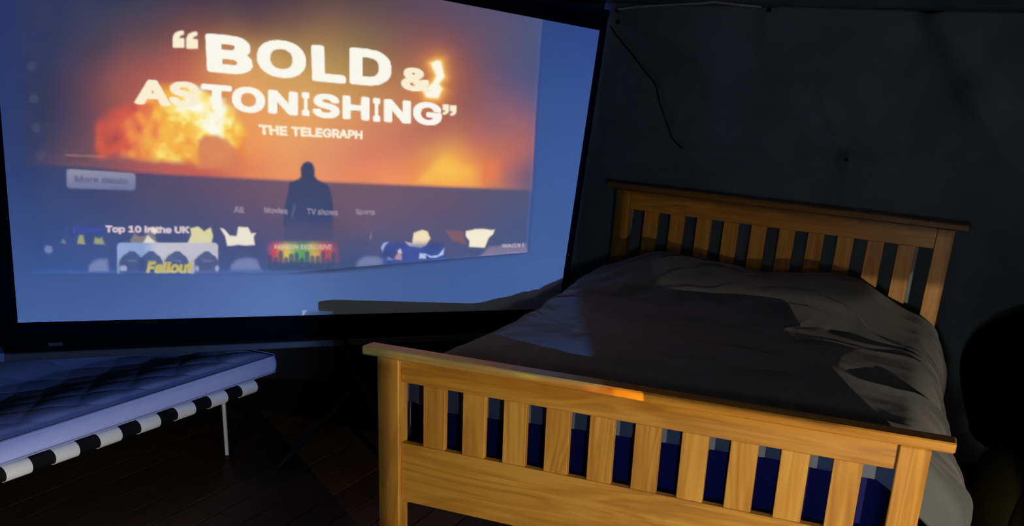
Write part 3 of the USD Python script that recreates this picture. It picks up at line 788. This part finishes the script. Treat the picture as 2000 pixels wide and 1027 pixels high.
    for s, quad in (('All', [(457, 403), (477, 404), (477, 416), (457, 415)]), ('Movies', [(516, 404), (562, 406), (562, 418), (516, 416)]), ('TV shows', [(600, 407), (660, 409), (660, 421), (600, 419)]), ('Sports', [(695, 408), (733, 409), (733, 422), (695, 420)])):
        img = over(img, 0.55 * quad_text(XY, s, quad, 0.02), lin((185, 172, 190)))
    wb = lin((238, 232, 214))
    for pts, c, a_ in (([(118, 474), (124, 465), (130, 476)], (140, 150, 135), .7), ([(150, 476), (154, 458), (162, 458), (167, 478)], (170, 172, 120), .85), ([(183, 476), (186, 462), (194, 468), (200, 462), (206, 478)], (165, 168, 118), .85),
                       ([(252, 470), (262, 455), (275, 462), (300, 452), (308, 476), (256, 476)], (150, 140, 125), .7), ([(276, 478), (290, 458), (306, 475), (304, 479)], (232, 226, 214), .9), ([(365, 478), (374, 458), (372, 445), (386, 442), (398, 452), (412, 443), (416, 460), (412, 478)], (226, 220, 170), .95), ([(290, 447), (298, 442), (310, 452), (302, 458)], (250, 240, 220), .9),
                       ([(430, 445), (438, 446), (450, 460), (461, 461), (466, 443), (484, 443), (490, 456), (500, 456), (496, 464), (498, 479), (444, 480), (440, 462)], (238, 232, 214), 1),
                       ([(808, 455), (818, 451), (826, 449), (836, 452), (840, 464), (832, 478), (822, 484), (800, 481), (790, 472), (806, 474)], (245, 228, 190), 1),
                       ([(911, 450), (930, 447), (966, 448), (962, 458), (955, 465), (947, 483), (916, 483), (917, 470), (910, 460)], (248, 240, 214), 1), ([(868, 450), (905, 450), (912, 478), (885, 470)], (150, 105, 100), .55), ([(722, 466), (727, 452), (724, 470)], (200, 180, 130), .6)):
        img = over(img, a_ * sstep(-1.5, 2.5, poly_dist(XY + 4 * np.stack([n2 - .5, vein - .5], -1), pts)), lin(c))
    img = over(img, 0.9 * quad_text(XY, 'Top 10 in the UK', [(206, 440), (370, 442), (370, 459), (206, 457)], 0.045), lin((226, 208, 214)))
    img = over(img, 0.7 * quad_text(XY, 'prime', [(142, 441), (201, 442), (201, 457), (142, 456)], 0.03), lin((72, 78, 190)))
    # the tiles
    d = poly_dist(XY, [(234, 474), (421, 474), (426, 479), (426, 540), (229, 540), (229, 479)])
    tile = ramp((x_ - 229) / 197, [(0, (150, 170, 215)), (.25, (140, 165, 210)), (.4, (196, 196, 212)), (1, (196, 190, 204))]) * (1 - 0.25 * sstep(490, 535, y_))[..., None]
    img = over(img, sstep(-1.2, 1.2, d), tile)
    for cx_ in (258, 296, 346, 404):
        hd = [(cx_ - 24, 540), (cx_ - 25, 508), (cx_ - 16, 498), (cx_ - 9, 494), (cx_ - 5, 490), (cx_ + 6, 491), (cx_ + 10, 496), (cx_ + 18, 501), (cx_ + 23, 510), (cx_ + 22, 540)]
        img = over(img, 0.92 * sstep(-1.5, 2, poly_dist(XY + 3 * np.stack([n2 - .5, vein - .5], -1), hd)) * (d > 0), lin((66, 84, 134)))
        img = over(img, 0.45 * sstep(-1, 1.5, poly_dist(XY, [(cx_ - 10, 507), (cx_ + 10, 508), (cx_ + 8, 511), (cx_ - 8, 510)])) * (d > 0), lin((140, 152, 190)))
    for bx in (238, 244, 385, 424):
        img = over(img, 0.8 * sstep(-1, 1.5, 4 - np.hypot(x_ - bx, (y_ - 524) * 0.7)), lin((170, 180, 215)))
    g = quad_text(np.stack([x_ + (y_ - 522) * 0.18, y_], -1), 'Fallout', [(288, 511), (376, 511), (376, 534), (288, 534)], 0.05)
    img = over(img, g, lin((196, 186, 100)))
    for pts in ([(172, 533), (171, 520), (180, 508), (196, 502), (212, 504), (216, 533)], [(447, 530), (449, 515), (462, 504), (484, 500), (504, 505), (514, 530)], [(692, 524), (697, 508), (712, 498), (735, 498), (758, 505), (748, 520)]):
        img = over(img, 0.5 * sstep(-2, 8, poly_dist(XY, pts)), lin((150, 160, 205)))
    d = poly_dist(XY, [(524, 536), (524, 480), (532, 475), (655, 475), (662, 480), (662, 536)])
    gl = ramp((x_ - 520) / 145, [(0, (110, 88, 130)), (.12, (205, 78, 92)), (.28, (205, 190, 92)), (.42, (120, 170, 105)), (.5, (95, 170, 115)), (.62, (200, 192, 95)), (.78, (205, 95, 88)), (1, (110, 88, 125))])
    gl = gl * (0.75 + 0.5 * vein)[..., None]
    img = over(img, sstep(-8, 8, d) * 0.95 * (1 - sstep(506, 516, y_ + 8 * (vein - .5))), gl)
    crowd = np.zeros(x_.shape)
    for i in range(13):
        cx_ = 528 + i * 10.3; hy_ = 500 + 7 * math.sin(i * 2.4) + 0.0
        crowd = np.maximum(crowd, sstep(-1, 1.5, 4.2 - np.hypot(x_ - cx_, y_ - hy_))); crowd = np.maximum(crowd, sstep(-1, 1.5, 5.0 - np.abs(x_ - cx_)) * (y_ > hy_))
    img = over(img, 0.8 * crowd * (d > -4) * (y_ < 530), lin((66, 86, 122)))
    img = over(img, 0.8 * quad_text(XY, 'AMAZON EXCLUSIVE', [(535, 477), (648, 478), (648, 487), (535, 486)], 0.0), lin((222, 200, 200)))
    d = poly_dist(XY, [(745, 540), (745, 478), (752, 472), (866, 474), (872, 540)])
    img = over(img, 0.7 * sstep(-7, 9, d), ramp(n2, [(.2, (56, 72, 138)), (.8, (64, 92, 178))]))
    for pts, c in (([(744, 482), (750, 474), (760, 472), (752, 480), (747, 492)], (170, 190, 225)), ([(770, 506), (774, 498), (780, 490), (785, 498), (785, 508)], (190, 150, 165)), ([(776, 490), (782, 485), (786, 494), (780, 496)], (215, 200, 210)), ([(818, 505), (820, 494), (832, 496), (832, 505)], (190, 205, 235)), ([(828, 494), (842, 500), (856, 498), (868, 484), (866, 497), (852, 503), (840, 503)], (190, 215, 250)), ([(755, 508), (758, 500), (770, 508)], (120, 140, 180))):
        img = over(img, 0.9 * sstep(-1.5, 2, poly_dist(XY, pts)), lin(c))
    d = poly_dist(XY, [(898, 540), (955, 480), (1030, 474), (1040, 540)])
    img = over(img, 0.45 * sstep(-3, 6, d), lin((170, 150, 170)))
    img = over(img, 0.7 * quad_text(XY, 'AMAZON E', [(980, 476), (1024, 475), (1024, 482), (980, 483)], 0.0), lin((215, 205, 215)))
    # the rest of the row, which falls on the footboard in front of the screen
    lowrow = sstep(0, 1, (y_ - np.interp(x_, [640, 1040], [530.5, 491.5])) / 3) * (x_ > 640)
    glow = ramp((x_ - 640) / 400 + 0.05 * (n2 - .5), [(0, (60, 42, 40)), (.15, (88, 71, 63)), (.34, (90, 74, 62)), (.38, (107, 129, 77)), (.44, (107, 129, 77)), (.49, (92, 74, 62)), (.66, (94, 74, 60)), (.72, (138, 108, 76)), (.80, (130, 90, 62)), (.85, (176, 138, 86)), (1, (184, 146, 92))])
    glow = glow * (0.47 + 0.44 * vein)[..., None]
    img = over(img, lowrow, glow)
    img = over(img, 0.55 * sstep(-1, 1, 8 - np.hypot(x_ - 95, y_ - 487)) * (0.6 + 0.6 * vein), lin((140, 155, 205)))
    for cx_, cy_ in ((62, 130), (66, 192), (70, 250), (79, 305)):
        img = over(img, 0.35 * sstep(-2, 1, 5 - np.abs(np.hypot(x_ - cx_, y_ - cy_) - 4)), lin((96, 92, 118)))
    img = over(img, 0.25 * sstep(-1, 1, 2 - np.abs(y_ - 303 - (x_ - 130) * 0.04)) * (x_ > 128) * (x_ < 205), lin((210, 160, 150)))
    return img


def slide(name, at, axis_to, dist, XY, value, parent, label):
    """A coloured pane in front of a lens: each of its points passes the light that goes on to the matching point of the picture grid."""
    ax = np.asarray(axis_to, float) - at; ax /= np.linalg.norm(ax)
    X = on_screen(XY)
    d = X - at
    t = dist / (d @ ax)
    V = at + d * t[..., None]
    nu, nv = XY.shape[:2]
    m = trimesh.Trimesh(V.reshape(-1, 3), grid_faces(nu, nv), process=False)
    path = obj(name, m, M['slide'], parent, smooth=False, label=label)
    pv = UsdGeom.PrimvarsAPI(stage.GetPrimAtPath(path)).CreatePrimvar('picture', Sdf.ValueTypeNames.Color3fArray, UsdGeom.Tokens.vertex)
    pv.Set(Vt.Vec3fArray.FromNumpy(np.clip(value, 0, 1).reshape(-1, 3).astype(np.float32)))
    return V, ax


def irradiance(at, XY):
    X = on_screen(XY); d = at - X; r = np.linalg.norm(d, axis=-1)
    return np.abs(d @ SN) / r ** 3 * 9.0          # relative to square on at 3 m


def hood(name, at, V, ax, parent, back=0.05):
    """The dark funnel between a lens and the rim of its slide."""
    rim = np.concatenate([V[:, 0], V[-1, 1:], V[-2::-1, -1], V[0, -2:0:-1]])
    step = max(1, len(rim) // 120); rim = rim[::step]
    side = np.cross(ax, [0, 0, 1.0]); side /= np.linalg.norm(side); up = np.cross(side, ax)
    rel = rim - at
    a_ = np.arctan2(rel @ up, rel @ side)
    base = at - ax * back + 0.4 * back * (np.cos(a_)[:, None] * side + np.sin(a_)[:, None] * up)
    n = len(rim)
    v = np.vstack([rim, base, at - ax * back])
    f = []
    for i in range(n):
        j = (i + 1) % n
        f += [[i, j, n + j], [i, n + j, n + i], [n + i, n + j, 2 * n]]
    obj(name, trimesh.Trimesh(v, np.array(f), process=False), M['shell'], parent, smooth=False)


FILLED = np.array([0.028, 0.029, 0.031])   # what the fill light adds on the screen
INNER = [0.008, 0.014, 0.045]       # how much of the blue beam reaches the area that the picture fills


def nodes(x0, x1, y0, y1, step):
    gx = np.linspace(x0, x1, int((x1 - x0) / step) + 1); gy = np.linspace(y0, y1, int((y1 - y0) / step) + 1)
    return np.stack(np.meshgrid(gx, gy, indexing='ij'), -1)


def cover_picture(XY, soft):
    x_, y_ = XY[..., 0], XY[..., 1]
    return sstep(-soft, soft, right_edge(y_) - x_) * sstep(-soft * 4, soft * 4, x_ - left_edge(y_)) * sstep(-soft, soft, bottom_edge(x_) - y_)


XY = nodes(10, 1082, -185, 545, 1.7)
want = paint(XY)
cov = cover_picture(XY, 2.5)
TP = np.maximum(want - np.array(INNER) - FILLED, 0) * cov[..., None] / (K_PIC * irradiance(PIC, XY))[..., None]
pj = thing('projector', 'small black projector facing the screen from beyond the foot of the bed', 'projector')
V, ax = slide('picture_slide', PIC, SC, 0.06, XY, TP, pj, 'slide that carries the projected picture')
hood('body', PIC, V, ax, pj, 0.03)

XY = nodes(-330, 1950, -400, 960, 5.0)
x_, y_ = XY[..., 0], XY[..., 1]
val = field(XY, OUTSIDE)  # bluish light on the screen, its brightness put into the slide by area
inside = cover_picture(np.stack([x_, y_], -1), 3.0) * sstep(-3, 3, np.interp(x_, [640, 1036], [531.5, 491.5]) - y_)  # hole for the picture, cut along the footboard's shadow line
val = val + (np.array(INNER) - val) * inside[..., None]
beam_dim = 1 - sstep(602, 616, y_) * sstep(570, 650, x_) * (1 - 0.11 * sstep(640, 670, y_))  # beam dimmed by area to keep blue off footboard and bedding
edge = 1171.5 - 0.149 * (y_ - 59.5)
beam_dim = beam_dim * (1 - sstep(2, 26, x_ - np.where(y_ > 640, 1900.0, edge))) * (1 - sstep(640, 690, y_) * np.interp(y_ + 0.223 * (x_ - 272) - 776, [-75, -35, 38, 52, 85], [0.65, 0.0, 0.0, 0.6, 0.8]) * (x_ < 640)) * (1 - sstep(1780, 1930, x_))  # also cut at the screen's edge and graded along the mattress edge
TI = np.maximum(val - FILLED * (1 - inside[..., None]), 0) * beam_dim[..., None] / (K_BLUE * irradiance(BLUE, np.clip(XY, [-40, -180], [1170, 640])))[..., None]
p2 = thing('idle_projector', 'unseen source of the bluish light on the screen built as a small projector', 'projector')
V, ax = slide('blue_slide', BLUE, on_screen(np.array([520.0, 300.0])), 0.13, XY, TI, p2, 'bluish slide setting the unseen beam brighter and darker by area')
hood('body', BLUE, V, ax, p2)
